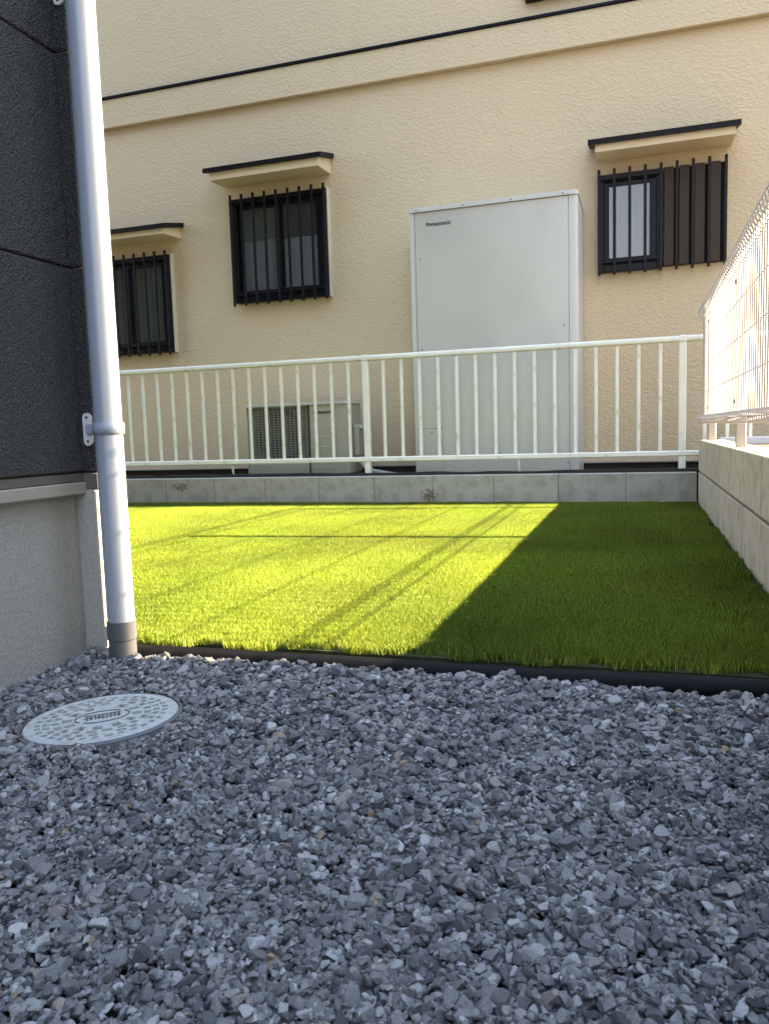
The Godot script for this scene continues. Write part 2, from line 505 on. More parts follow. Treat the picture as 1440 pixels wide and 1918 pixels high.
func window_unit(house: Node3D, x0: float, x1: float, y0: float, y1: float, bars: Array, style: int) -> void:
	var t := Node3D.new()
	t.name = numbered(house, "window")
	house.add_child(t)
	if style == 1: tag(t, "barred window with a brown corrugated shutter over its right half")
	if style == 0: tag(t, "barred sliding window with a dark blind half drawn behind its right pane")
	if style == 2: tag(t, "barred sliding window partly hidden by the downpipe")
	var zf := -5.692
	var st := begin()
	var w := 0.042
	var xr := x1 if style != 1 else 0.165
	# back tray and frame
	cbox(st, Vector3(x0, y0, FZ - 0.01), Vector3(x0 + w, y1, zf), 0.003)
	cbox(st, Vector3(xr - w, y0, FZ - 0.01), Vector3(xr, y1, zf), 0.003)
	cbox(st, Vector3(x0 + w, y1 - 0.05, FZ - 0.01), Vector3(xr - w, y1, zf), 0.003)
	cbox(st, Vector3(x0 + w, y0, FZ - 0.01), Vector3(xr - w, y0 + 0.045, zf), 0.003)
	built("frame", st, M.frame, t)
	boxed("dark_backing", Vector3(x0 + 0.01, y0 + 0.01, FZ - 0.02), Vector3(xr - 0.01, y1 - 0.01, FZ + 0.004), 0.0, M.interior, t)  # thin near-black board, painted darkness in place of an unlit interior
	# sashes
	var panes: Array = []
	if style == 1:
		panes = [[x0 + w, xr - w, -5.712]]
	else:
		var mid := (x0 + xr) / 2.0
		panes = [[x0 + w, mid + 0.03, -5.722], [mid - 0.035, xr - w, -5.708]]
	var n := 0
	for p in panes:
		var s := begin()
		var a: float = p[0]; var b: float = p[1]; var z: float = p[2]
		var f := 0.032
		var ylo := y0 + 0.047
		var yhi := y1 - 0.052
		cbox(s, Vector3(a, ylo, z - 0.006), Vector3(a + f, yhi, z + 0.006), 0.002)
		cbox(s, Vector3(b - f - 0.012, ylo, z - 0.006), Vector3(b, yhi, z + 0.006), 0.002)
		cbox(s, Vector3(a + f, ylo, z - 0.006), Vector3(b - f - 0.012, ylo + 0.045, z + 0.006), 0.002)
		cbox(s, Vector3(a + f, yhi - 0.028, z - 0.006), Vector3(b - f - 0.012, yhi, z + 0.006), 0.002)
		built("sash", s, M.frame, t)
		boxed("pane", Vector3(a + f, ylo + 0.045, z - 0.002), Vector3(b - f - 0.012, yhi - 0.028, z + 0.001), 0.0, M.pane, t)
		# cloth behind the glass, in soft folds
		var c := begin(true)
		var zc := z - 0.014
		var ctop := yhi - 0.02
		if style == 0 and n == 1: ctop = ylo + (yhi - ylo) * 0.60
		var cols := 30
		for i in cols:
			var u0 := a + f * 0.5 + (b - a - f) * i / cols
			var u1 := a + f * 0.5 + (b - a - f) * (i + 1) / cols
			var d0 := 0.0035 * sin(u0 * 62.0 + n) + 0.002 * sin(u0 * 151.0)
			var d1 := 0.0035 * sin(u1 * 62.0 + n) + 0.002 * sin(u1 * 151.0)
			quad(c, Vector3(u0, ylo + 0.02, zc + d0), Vector3(u1, ylo + 0.02, zc + d1), Vector3(u1, ctop, zc + d1), Vector3(u0, ctop, zc + d0), Vector3.BACK)
		built("curtain", c, M.curtain2 if style == 2 else M.curtain, t)
		if style == 0 and n == 1:
			boxed("blind", Vector3(a + f, ctop + 0.002, zc - 0.004), Vector3(b - f, yhi - 0.02, zc), 0.0, M.blind, t)
		if style != 2 and style != 1 and n == 0:
			boxed("blind", Vector3(a + f, ylo + (yhi - ylo) * 0.62, zc + 0.006), Vector3(b - f, yhi - 0.02, zc + 0.0075), 0.0, M.curtain2, t)
		n += 1
	if style != 1:
		boxed("crescent_lock", Vector3((x0 + x1) / 2.0 + 0.012, y0 + 0.36, -5.700), Vector3((x0 + x1) / 2.0 + 0.03, y0 + 0.43, -5.694), 0.003, M.frame, t)
		# cream strip, its colour standing in for the lit right edge of the frame
		boxed("jamb", Vector3(x1 + 0.001, y0 - 0.005, FZ - 0.01), Vector3(x1 + 0.010, y1 + 0.012, -5.702), 0.002, M.jamb, t)
	else:
		# folded brown shutter, ribs with deep troughs between
		var xs := xr + 0.004
		var sx := (x1 - xs) / 4.0
		for k in 4:
			var x := xs + sx * k
			boxed("shutter_panel", Vector3(x, y0 + 0.01, FZ - 0.005), Vector3(x + sx * 0.66, y1 + 0.004, -5.700), 0.004, M.shutter, t)
			boxed("shutter_trough", Vector3(x + sx * 0.66 + 0.001, y0 + 0.012, FZ - 0.005), Vector3(x + sx - 0.001, y1, -5.722), 0.002, M.shutter2, t)
		var wd := begin()
		cbox(wd, Vector3(x0 + 0.004, y1 + 0.002, -5.70), Vector3(x0 + 0.02, y1 + 0.018, -5.682), 0.006)
		built("bar_end_cap", wd, M.jamb, t)
	# window bars with their two cross rails
	st = begin()
	var bm := CBoxMesh(Vector3(0.019, y1 - y0 + 0.052, 0.013), 0.002)
	for x in bars:
		var o := put("window_bar", bm, M.bars, t)
		o.position = Vector3(x, (y0 + y1) / 2.0, -5.664)
	boxed("bar_rail", Vector3(x0, y0 + 0.055, -5.690), Vector3(xr, y0 + 0.070, -5.671), 0.002, M.bars, t)
	boxed("bar_rail", Vector3(x0, y1 - 0.040, -5.690), Vector3(xr, y1 - 0.025, -5.671), 0.002, M.bars, t)

func CBoxMesh(size: Vector3, b: float) -> ArrayMesh:
	var st := begin()
	cbox(st, -size / 2.0, size / 2.0, b)
	return done(st)

func beige_house() -> void:
	var h := thing("beige_house", "beige stucco house behind the railing with three barred windows under small canopies", "house", Vector3.ZERO)
	boxed("wall", Vector3(-8.0, 0.205, -12.0), Vector3(2.5, 2.995, FZ), 0.0, M.stucco, h)
	boxed("upper_wall", Vector3(-8.0, 3.24, -12.0), Vector3(2.5, 6.0, FZ - 0.004), 0.0, M.stucco, h)
	boxed("belt_band", Vector3(-8.01, 2.996, -12.0), Vector3(2.51, 3.218, FZ + 0.045), 0.004, M.stucco, h)
	boxed("belt_flashing", Vector3(-8.02, 3.219, -12.0), Vector3(2.52, 3.238, FZ + 0.058), 0.002, M.flashing, h)
	boxed("drip_edge", Vector3(-8.0, 0.193, FZ - 0.1), Vector3(2.5, 0.204, FZ + 0.012), 0.002, M.trim, h)
	boxed("foundation", Vector3(-7.98, -0.1, -11.9), Vector3(2.45, 0.192, FZ - 0.06), 0.0, M.darkbase, h)
	# roof
	var st := begin()
	var e := 0.55
	var r := [Vector3(-8 - e, 6.0, FZ + e), Vector3(2.5 + e, 6.0, FZ + e), Vector3(2.5 + e, 6.0, -12 - e), Vector3(-8 - e, 6.0, -12 - e)]
	var c0 := Vector3(-5.2, 7.6, -8.87)
	var c1 := Vector3(-0.3, 7.6, -8.87)
	quad(st, r[0], r[1], c1, c0, Vector3(0, 1, 1)); quad(st, r[2], r[3], c0, c1, Vector3(0, 1, -1))
	tri(st, r[0], r[3], c0, Vector3(-1, 1, 0)); tri(st, r[1], r[2], c1, Vector3(1, 1, 0))
	quad(st, r[0], r[1], r[2], r[3], Vector3.DOWN)
	built("roof", st, M.roof, h)
	canopy(h, -4.45, -3.488, 2.055, 2.127, 2.19)
	canopy(h, -3.135, -2.172, 2.398, 2.485, 2.555)
	canopy(h, -0.306, 0.610, 2.229, 2.306, 2.37)
	var b1: Array = []
	for k in 9: b1.append(-3.625 - 0.0975 * k)
	window_unit(h, -4.395, -3.607, 1.168, 1.945, b1, 2)
	var b2: Array = []
	for k in 9: b2.append(-3.015 + 0.0975 * k)
	window_unit(h, -3.020, -2.228, 1.505, 2.300, b2, 0)
	var b3: Array = []
	for k in 9: b3.append(-0.244 + 0.0985 * k)
	window_unit(h, -0.254, 0.548, 1.497, 2.138, b3, 1)
	# upper window, of which only the sill shows
	var t := Node3D.new()
	t.name = numbered(h, "window")
	h.add_child(t)
	tag(t, "upper window, only the foot of its dark frame in view")
	st = begin()
	cbox(st, Vector3(-0.73, 3.350, FZ - 0.01), Vector3(0.95, 3.40, FZ + 0.05), 0.003)
	cbox(st, Vector3(-0.73, 4.30, FZ - 0.01), Vector3(0.95, 4.35, FZ + 0.05), 0.003)
	cbox(st, Vector3(-0.73, 3.40, FZ - 0.01), Vector3(-0.68, 4.30, FZ + 0.05), 0.003)
	cbox(st, Vector3(0.90, 3.40, FZ - 0.01), Vector3(0.95, 4.30, FZ + 0.05), 0.003)
	built("frame", st, M.frame, t)
	boxed("pane", Vector3(-0.68, 3.40, FZ - 0.006), Vector3(0.90, 4.30, FZ + 0.02), 0.0, M.blind, t)

func dark_house() -> void:
	var h := thing("dark_house", "dark grey rough stucco house at left on a concrete foundation", "house", Vector3.ZERO)
	boxed("foundation", Vector3(-8.0, -0.2, -1.57), Vector3(-1.231, 0.352, 8.0), 0.0, M.foundation, h)
	boxed("foundation_corner", Vector3(-1.262, -0.2, -1.585), Vector3(-1.176, 0.350, -1.500), 0.006, M.foundation, h)
	boxed("wall", Vector3(-8.0, 0.353, -1.575), Vector3(-1.224, 6.2, 8.0), 0.0, M.interior, h)
	for k in 13:
		var y0 := 0.390 + 0.457 * k
		boxed("siding_panel", Vector3(-1.223, y0 + 0.002, -1.545), Vector3(-1.205, y0 + 0.455, 7.9), 0.0035, M.siding, h)
		boxed("corner_panel", Vector3(-1.222, y0 + 0.0015, -1.590), Vector3(-1.169, y0 + 0.4555, -1.500), 0.004, M.siding, h)
	boxed("drip_flashing", Vector3(-1.24, 0.340, -1.520), Vector3(-1.203, 0.368, 7.9), 0.003, M.trim, h)
	boxed("shadow_gap_strip", Vector3(-1.24, 0.3685, -1.520), Vector3(-1.209, 0.389, 7.9), 0.002, M.trimshade, h)  # dark strip painted in for the shadow gap above the flashing
	boxed("corner_flashing", Vector3(-1.235, 0.3505, -1.592), Vector3(-1.171, 0.388, -1.5025), 0.003, M.trimshade, h)  # trim carried round the corner, its shaded side painted darker
	boxed("roof", Vector3(-8.3, 6.25, -2.1), Vector3(-0.75, 6.42, 8.4), 0.02, M.roof, h)

func off_frame_houses() -> void:
	var spec := [
		["cream_house", "cream two storey house on the right plot, standing outside the picture", Vector3(4.0, 0.32, -1.838), Vector3(10.0, 6.1, 7.5), M.jamb],
		["grey_house", "pale grey two storey house right of the beige one, outside the picture", Vector3(3.4, 0.0, -12.5), Vector3(9.5, 6.3, -5.48), M.bracket],
	]
	for s in spec:
		var lo: Vector3 = s[2]; var hi: Vector3 = s[3]
		var t := thing(s[0], s[1], "house", Vector3.ZERO)
		boxed("wall", lo, hi, 0.0, s[4], t)
		var st := begin()
		var ridge := (lo.z + hi.z) / 2.0
		var a := [Vector3(lo.x, hi.y, lo.z), Vector3(hi.x, hi.y, lo.z), Vector3(hi.x, hi.y, hi.z), Vector3(lo.x, hi.y, hi.z)]
		var p := Vector3(lo.x, hi.y + 1.6, ridge); var q := Vector3(hi.x, hi.y + 1.6, ridge)
		quad(st, a[0], a[1], q, p, Vector3(0, 1, -1)); quad(st, a[2], a[3], p, q, Vector3(0, 1, 1))
		tri(st, a[0], a[3], p, Vector3.LEFT); tri(st, a[1], a[2], q, Vector3.RIGHT)
		built("roof", st, M.roof, t)
		for k in 3:
			for f in 2:
				var z := lerpf(lo.z + 1.4, hi.z - 1.4, k / 2.0)
				var y := 1.3 + 2.7 * f
				var w := boxed("window", Vector3(lo.x - 0.03, y, z - 0.5), Vector3(lo.x + 0.01, y + 1.1, z + 0.5), 0.004, M.frame, t)
				boxed("pane", Vector3(lo.x - 0.034, y + 0.06, z - 0.44), Vector3(lo.x - 0.029, y + 1.04, z + 0.44), 0.0, M.blind, w)

func curb_and_old_wall() -> void:
	var w := thing("kerb_wall", "low grey block wall one course high along the far edge of the lawn", "block wall", Vector3(-2.2, 0, -4.98))
	boxed("mortar", Vector3(-4.85, -0.15, -5.028), Vector3(0.338, 0.160, -4.936), 0.0, M.mortar, w)
	var meshes: Array = []
	for k in 13:
		var x1 := 0.337 - 0.4 * k
		var st := begin()
		var j := rng.randf_range(-0.0015, 0.0015)
		cbox(st, Vector3(x1 - 0.3965, -0.024, -5.030 + j), Vector3(x1, 0.166 + rng.randf_range(-0.001, 0.001), -4.932 + j), 0.0025)
		built("block", st, [M.block, M.block2, M.block3][rng.randi() % 3], w)
	for q in [[-1.29, 0.040, 0.15, 0.10], [-3.13, 0.105, 0.20, 0.07]]:
		var sm := begin()
		sm.set_uv(Vector2.ZERO)
		var a := Vector3(q[0] - q[2] / 2, q[1] - q[3] / 2, -4.9295); var b := Vector3(q[0] + q[2] / 2, q[1] + q[3] / 2, -4.9295)
		for v in [[a.x, a.y, 0, 1], [a.x, b.y, 0, 0], [b.x, b.y, 1, 0], [a.x, a.y, 0, 1], [b.x, b.y, 1, 0], [b.x, a.y, 1, 1]]:
			sm.set_uv(Vector2(v[2], v[3])); sm.add_vertex(Vector3(v[0], v[1], a.z))
		built("rust_stain", sm, M.rust, w)
	# older, dirty wall behind it that carries the railing
	var o := thing("old_retaining_wall", "dirty black topped old wall between the low block wall and the railing", "wall", Vector3(-2.0, 0, -5.1))
	var st := begin()
	var n := 90
	var prev := 0.0
	for i in n:
		var x0 := -7.0 + 9.4 * i / n
		var x1 := -7.0 + 9.4 * (i + 1) / n
		var ya := prev if i > 0 else 0.186
		var yb := 0.186 + rng.randf_range(-0.004, 0.004) - 0.002 * (i / 25)
		prev = yb
		quad(st, Vector3(x0, ya, -5.042), Vector3(x1, yb, -5.042), Vector3(x1, -0.2, -5.042), Vector3(x0, -0.2, -5.042), Vector3.BACK)
		quad(st, Vector3(x0, ya, -5.042), Vector3(x1, yb, -5.042), Vector3(x1, yb - 0.003, -5.165), Vector3(x0, ya - 0.003, -5.165), Vector3.UP)
		quad(st, Vector3(x0, ya - 0.003, -5.165), Vector3(x1, yb - 0.003, -5.165), Vector3(x1, -0.2, -5.165), Vector3(x0, -0.2, -5.165), Vector3.FORWARD)
	built("wall_body", st, M.oldwall, o)
	# kerb of the right plot
	tag(boxed("concrete_kerb", Vector3(0.47, 0.0, -5.17), Vector3(3.2, 0.366, -5.04), 0.006, M.bracket), "pale concrete kerb seen under the mesh fence right of the block wall", "kerb")

func right_block_wall() -> void:
	var w := thing("block_wall", "two course grey block wall along the right side of the lawn, under the mesh fence", "block wall", Vector3(0.405, 0, -2))
	boxed("mortar", Vector3(0.353, -0.2, -4.925), Vector3(0.457, 0.350, 1.6), 0.0, M.mortar, w)
	for c in 2:
		var y0 := -0.020 if c == 0 else 0.1785
		var y1 := 0.168 if c == 0 else 0.358
		var z := -4.928
		var k := 0
		while z < 1.5:
			var z1 := -4.5 + 0.4 * k - 0.006
			var st := begin()
			var j := rng.randf_range(-0.0012, 0.0012)
			cbox(st, Vector3(0.345 + j, y0, z), Vector3(0.465 + j, y1, z1), 0.003)
			built("block", st, [M.wblock, M.wblock2, M.wblock3][rng.randi() % 3], w)
			z = z1 + 0.006
			k += 1

func railing() -> void:
	var r := thing("railing", "white metal railing with upright balusters in front of the beige house", "railing", Vector3(-1.755, 0.18, -5.1))
	var z := -5.1
	var x0 := -5.78
	var x1 := 2.28
	var posts: Array = []
	for k in 5: posts.append(-5.785 + 2.016 * k)
	# top rail: a flattened tube, in lengths with a short joint beside each post
	for k in 4:
		var st := begin(true)
		var prof := rounded(-0.021, -0.0185, 0.021, 0.0185, 0.013, 4)
		var xa: float = posts[k] + (0.09 if k else 0.0)
		var xb: float = posts[k + 1] + 0.088
		for i in prof.size():
			var p := prof[i]; var q := prof[(i + 1) % prof.size()]
			quad(st, Vector3(xa, 0.9605 + p.y, z + p.x), Vector3(xb, 0.9605 + p.y, z + p.x), Vector3(xb, 0.9605 + q.y, z + q.x), Vector3(xa, 0.9605 + q.y, z + q.x), Vector3(0, (p + q).y, (p + q).x))
		built("top_rail", st, M.rail, r)
	for k in 5:
		boxed("rail_joint", Vector3(posts[k] - 0.024, 0.938, z - 0.0235), Vector3(posts[k] + 0.024, 0.982, z + 0.0235), 0.008, M.rail, r)
		boxed("post", Vector3(posts[k] - 0.0205, 0.16, z - 0.0205), Vector3(posts[k] + 0.0205, 0.940, z + 0.0205), 0.004, M.rail, r)
	boxed("bottom_rail", Vector3(x0, 0.258, z - 0.022), Vector3(x1, 0.292, z + 0.024), 0.006, M.rail, r)
	var bm := CBoxMesh(Vector3(0.0195, 0.655, 0.0185), 0.003)
	for k in 64:
		if k % 16 == 0: continue
		var x := -5.785 + 0.126 * k
		put("baluster", bm, M.rail, r).position = Vector3(x, 0.617, z) - r.position
	for x in [-4.81, -2.795, -0.722, 1.3]:
		var st := begin(true)
		tube(st, PackedVector3Array([Vector3(x, 0.172, z), Vector3(x - 0.004, 0.262, z)]), 0.0075, 10)
		built("support_foot", st, M.rail, r)

func mesh_fence() -> void:
	var f := thing("mesh_fence", "white welded wire mesh fence with rolled edges on top of the right block wall", "fence", Vector3(0.39, 0.358, -2))
	var X := 0.366
	var ys := 0.452
	# one upright wire with its two triangular rolls
	var st := begin(true)
	var path := PackedVector3Array()
	for p in [[0.006, 0.500], [-0.010, 0.497], [-0.024, 0.487], [-0.030, 0.474], [-0.026, 0.461], [-0.012, 0.454], [0.0, 0.456], [0.0, 0.470], [0.0, 0.60], [0.0, 0.90], [0.0, 1.035], [0.0, 1.085], [-0.004, 1.100], [-0.014, 1.106], [-0.026, 1.099], [-0.031, 1.084], [-0.027, 1.066], [-0.016, 1.052], [0.006, 1.046]]:
		path.append(Vector3(p[0], p[1], 0))
	tube(st, path, 0.0022, 7)
	var wire := done(st)
	for k in 100:
		put("upright_wire", wire, M.fence, f).position = Vector3(X, 0, -4.905 + 0.05 * k) - f.position
	for w in [[0.004, 0.500], [-0.030, 0.475], [0.004, 0.458], [0.004, 0.631], [0.004, 0.776], [0.004, 0.915], [0.004, 1.046], [-0.031, 1.083], [0.002, 1.088]]:
		st = begin(true)
		tube(st, PackedVector3Array([Vector3(X + w[0], w[1], -4.908), Vector3(X + w[0], w[1], 0.06)]), 0.0018, 7)
		built("cross_wire", st, M.fence, f)
	for k in 4:
		var z: float = [-4.62, -3.38, -1.40, 0.04][k]
		var p := boxed("post", Vector3(0.372, 0.356, z - 0.019), Vector3(0.410, 1.075, z + 0.019), 0.004, M.fencepost, f)
		boxed("post_cap", Vector3(0.371, 1.0755, z - 0.02), Vector3(0.411, 1.083, z + 0.02), 0.003, M.fencepost, f)
		for y in [0.53, 0.99]:
			boxed("clip", Vector3(0.3635, y, z - 0.012), Vector3(0.3715, y + 0.016, z + 0.012), 0.002, M.screw, f)
	boxed("end_stop", Vector3(0.362, 0.46, -4.918), Vector3(0.374, 1.09, -4.908), 0.002, M.fencepost, f)

func logo_mesh(width: float, depth: float) -> TextMesh:
	var t := TextMesh.new()
	t.text = "Panasonic"
	var f := SystemFont.new()
	f.font_names = PackedStringArray(["Droid Sans"])
	f.font_weight = 700
	t.font = f
	t.font_size = 64
	t.pixel_size = 0.001
	t.depth = depth
	var w := t.get_aabb().size.x
	t.pixel_size = 0.001 * width / maxf(w, 0.001)
	return t

func tank_unit() -> void:
	var t := thing("water_heater_tank", "tall off-white steel water heater cabinet against the beige wall, behind the railing", "water heater", Vector3(-0.91, 0.095, -5.5))
	var zf := -5.300
	var zb := -5.735
	var x0 := -1.472
	var x1 := -0.357
	var st := begin(true)
	# core, seen only in the joints
	st = begin()
	prism(st, rounded(x0 + 0.006, zb, x1 - 0.006, zf - 0.006, 0.035), 0.10, 1.925)
	built("core", st, M.seam, t)
	boxed("front_panel", Vector3(-1.436, 0.978, zf - 0.02), Vector3(-0.4185, 1.926, zf), 0.003, M.tank, t)
	var lp := begin()
	cbox(lp, Vector3(-1.2765, 0.110, zf - 0.02), Vector3(-0.4185, 0.4725, zf))
	cbox(lp, Vector3(-1.436, 0.4725, zf - 0.02), Vector3(-0.4185, 0.9765, zf))
	built("lower_panel", lp, M.tanklow, t)
	boxed("service_panel", Vector3(-1.4705, 0.110, zf - 0.022), Vector3(-1.278, 0.4695, zf + 0.001), 0.003, M.tank, t)
	# rounded corner columns
	for side in 2:
		st = begin(true)
		var pl := PackedVector2Array()
		var r := 0.032 if side == 1 else 0.010
		var cx := (x1 - r) if side == 1 else (x0 + r)
		if side == 1:
			pl.append(Vector2(-0.416, zf - 0.001))
		else:
			pl.append(Vector2(-1.4385, zf - 0.001))
		for i in 9:
			var a := PI / 2 * i / 8.0
			pl.append(Vector2(cx + sin(a) * r * (1 if side == 1 else -1), zf - r + cos(a) * r))
		pl.append(Vector2(x1 if side == 1 else x0, zb))
		pl.append(Vector2(-0.416 if side == 1 else -1.4385, zb))
		for i in pl.size() - 1:
			var p := pl[i]; var q := pl[i + 1]
			var e := q - p
			var n := Vector2(e.y, -e.x)
			if n.dot((p + q) / 2.0 - Vector2(-0.9, -5.5)) < 0: n = -n
			var yb := 0.11 if side == 1 else 0.473
			st.set_smooth_group(1 if i < 9 else -1)
			quad(st, Vector3(p.x, yb, p.y), Vector3(q.x, yb, q.y), Vector3(q.x, 1.926, q.y), Vector3(p.x, 1.926, p.y), Vector3(n.x, 0, n.y))
		built("corner_column", st, M.tanktrim, t)
	# lid with a folded rim
	st = begin()
	prism(st, rounded(x0 - 0.008, zb, x1 + 0.006, zf + 0.010, 0.036), 1.928, 1.952)
	prism(st, rounded(x0 + 0.004, zb, x1 - 0.006, zf - 0.002, 0.030), 1.952, 1.960)
	built("lid", st, M.tanktrim, t)
	for s in [[-1.42, 1.940, 0.0105], [-1.10, 1.940, 0.0105], [-0.78, 1.940, 0.0105], [-0.45, 1.940, 0.0105], [-1.402, 1.619, 0.0], [-0.452, 1.117, 0.0], [-1.406, 1.014, 0.0], [-1.349, 0.445, 0.001], [-0.43, 0.222, 0.0]]:
		st = begin(true)
		tube(st, PackedVector3Array([Vector3(s[0], s[1], zf + s[2] - 0.002), Vector3(s[0], s[1], zf + s[2] + 0.003)]), 0.005, 10)
		built("screw", st, M.screw, t)
	var lg := put("logo", logo_mesh(0.170, 0.002), M.logo, t)
	lg.position = Vector3(-1.270, 1.842, zf + 0.001) - t.position
	for x in [-1.40, -0.46]:
		boxed("leg", Vector3(x - 0.05, 0.095, -5.68), Vector3(x + 0.05, 0.1095, -5.33), 0.003, M.seam, t)

func air_conditioner() -> void:
	var t := thing("air_conditioner", "beige air conditioner outdoor unit with fan grille, low behind the railing", "air conditioner", Vector3(-2.42, 0.095, -5.5))
	var zf := -5.350
	var zb := -5.645
	var x0 := -2.806
	var x1 := -1.985
	var y0 := 0.170
	var y1 := 0.672
	# shell made of a frame around the fan opening, then the right-hand body
	boxed("left_cheek", Vector3(x0, y0, zb), Vector3(-2.790, y1, zf), 0.006, M.ac, t)
	var st := begin()
	prism(st, rounded(-2.298, zb, x1, zf, 0.032), y0, y1)
	built("body", st, M.ac, t)
	boxed("bottom_panel", Vector3(-2.7895, y0, zb), Vector3(-2.2985, 0.248, zf), 0.004, M.ac, t)
	boxed("top_panel", Vector3(-2.7895, 0.664, zb), Vector3(-2.2985, y1, zf), 0.003, M.ac, t)
	# fan opening: plate with a round hole, dark behind
	st = begin()
	var cx := -2.545; var cy := 0.455; var R := 0.203
	var zp := zf - 0.022
	var seg := 48
	for i in seg:
		var a := TAU * i / seg
		var b := TAU * (i + 1) / seg
		var pa := Vector2(cos(a), sin(a)); var pb := Vector2(cos(b), sin(b))
		var hx := 0.246; var hy := 0.2075
		var ea := pa * minf(hx / maxf(absf(pa.x), 1e-5), hy / maxf(absf(pa.y), 1e-5))
		var eb := pb * minf(hx / maxf(absf(pb.x), 1e-5), hy / maxf(absf(pb.y), 1e-5))
		quad(st, Vector3(cx + pa.x * R, cy + pa.y * R, zp), Vector3(cx + pb.x * R, cy + pb.y * R, zp), Vector3(cx + eb.x, cy + eb.y, zp), Vector3(cx + ea.x, cy + ea.y, zp), Vector3.BACK)
		quad(st, Vector3(cx + pa.x * R, cy + pa.y * R, zp), Vector3(cx + pb.x * R, cy + pb.y * R, zp), Vector3(cx + pb.x * R * 0.97, cy + pb.y * R * 0.97, zp - 0.07), Vector3(cx + pa.x * R * 0.97, cy + pa.y * R * 0.97, zp - 0.07), -Vector3(pa.x, pa.y, 0))
	built("fan_shroud", st, M.acshroud, t)
	boxed("coil", Vector3(-2.789, 0.249, zb), Vector3(-2.299, 0.663, zf - 0.13), 0.0, M.acdark, t)
	var fan := begin(true)
	for k in 3:
		var a0 := TAU * k / 3.0 + 0.3
		for i in 10:
			var u := a0 + 1.35 * i / 10.0
			var v := a0 + 1.35 * (i + 1) / 10.0
			var zu := zf - 0.085 + 0.035 * i / 10.0
			var zv := zf - 0.085 + 0.035 * (i + 1) / 10.0
			quad(fan, Vector3(cx + cos(u) * 0.04, cy + sin(u) * 0.04, zu), Vector3(cx + cos(v) * 0.04, cy + sin(v) * 0.04, zv), Vector3(cx + cos(v) * 0.165, cy + sin(v) * 0.165, zv), Vector3(cx + cos(u) * 0.165, cy + sin(u) * 0.165, zu), Vector3.BACK)
	built("fan", fan, M.acfan, t)
	var hub := begin(true)
	tube(hub, PackedVector3Array([Vector3(cx, cy, zf - 0.10), Vector3(cx, cy, zf - 0.05)]), 0.045, 20)
	built("fan_hub", hub, M.acfan, t)
	# grille: thin bars in front of the opening
	var gb := CBoxMesh(Vector3(0.489, 0.0030, 0.005), 0.001)
	for k in 34:
		put("grille_bar", gb, M.acgrille, t).position = Vector3(-2.5443, 0.2565 + 0.0122 * k, zf - 0.006) - t.position
	var gv := CBoxMesh(Vector3(0.0028, 0.414, 0.004), 0.001)
	for k in 15:
		put("grille_upright", gv, M.acgrille, t).position = Vector3(-2.775 + 0.033 * k, 0.456, zf - 0.0105) - t.position
	# lid
	st = begin()
	prism(st, rounded(x0 - 0.008, zb - 0.004, x1 + 0.008, zf + 0.010, 0.036), 0.673, 0.692)
	built("lid", st, M.tanktrim, t)
	# pressed lines of the right-hand front
	for y in [0.516, 0.441, 0.364, 0.217]:
		boxed("pressed_line", Vector3(-2.288, y - 0.0015, zf - 0.001), Vector3(-2.06, y + 0.0015, zf + 0.002), 0.0005, M.jamb, t)
	boxed("seam", Vector3(-2.2990, 0.172, zf - 0.004), Vector3(-2.2965, 0.671, zf + 0.001), 0.0, M.seam, t)
	var lg := put("logo", logo_mesh(0.166, 0.002), M.logo, t)
	lg.position = Vector3(-2.170, 0.617, zf + 0.001) - t.position
	# valve cover on the right side with the insulated pipe below it
	boxed("valve_cover", Vector3(x1 + 0.0005, 0.285, -5.60), Vector3(x1 + 0.045, 0.52, -5.43), 0.012, M.ac, t)
	boxed("valve_handle", Vector3(x1 + 0.0452, 0.488, -5.56), Vector3(x1 + 0.058, 0.515, -5.45), 0.005, M.bracket, t)
	st = begin(true)
	var hp := PackedVector3Array()
	for p in [[0.02, 0.30, -5.50], [0.035, 0.25, -5.49], [0.075, 0.205, -5.47], [0.15, 0.175, -5.45], [0.28, 0.15, -5.46], [0.40, 0.13, -5.55], [0.45, 0.12, -5.70]]:
		hp.append(Vector3(x1 + p[0], p[1], p[2]))
	tube(st, hp, 0.017, 10)
	built("insulated_pipe", st, M.hose, t)
	for x in [-2.70, -2.10]:
		boxed("foot", Vector3(x - 0.03, 0.095, zb - 0.01), Vector3(x + 0.03, 0.1695, zf + 0.005), 0.004, M.seam, t)

const PX := -1.114
const PZ := -1.478
const JZ := -1.499   # face of the wall corner that carries the brackets

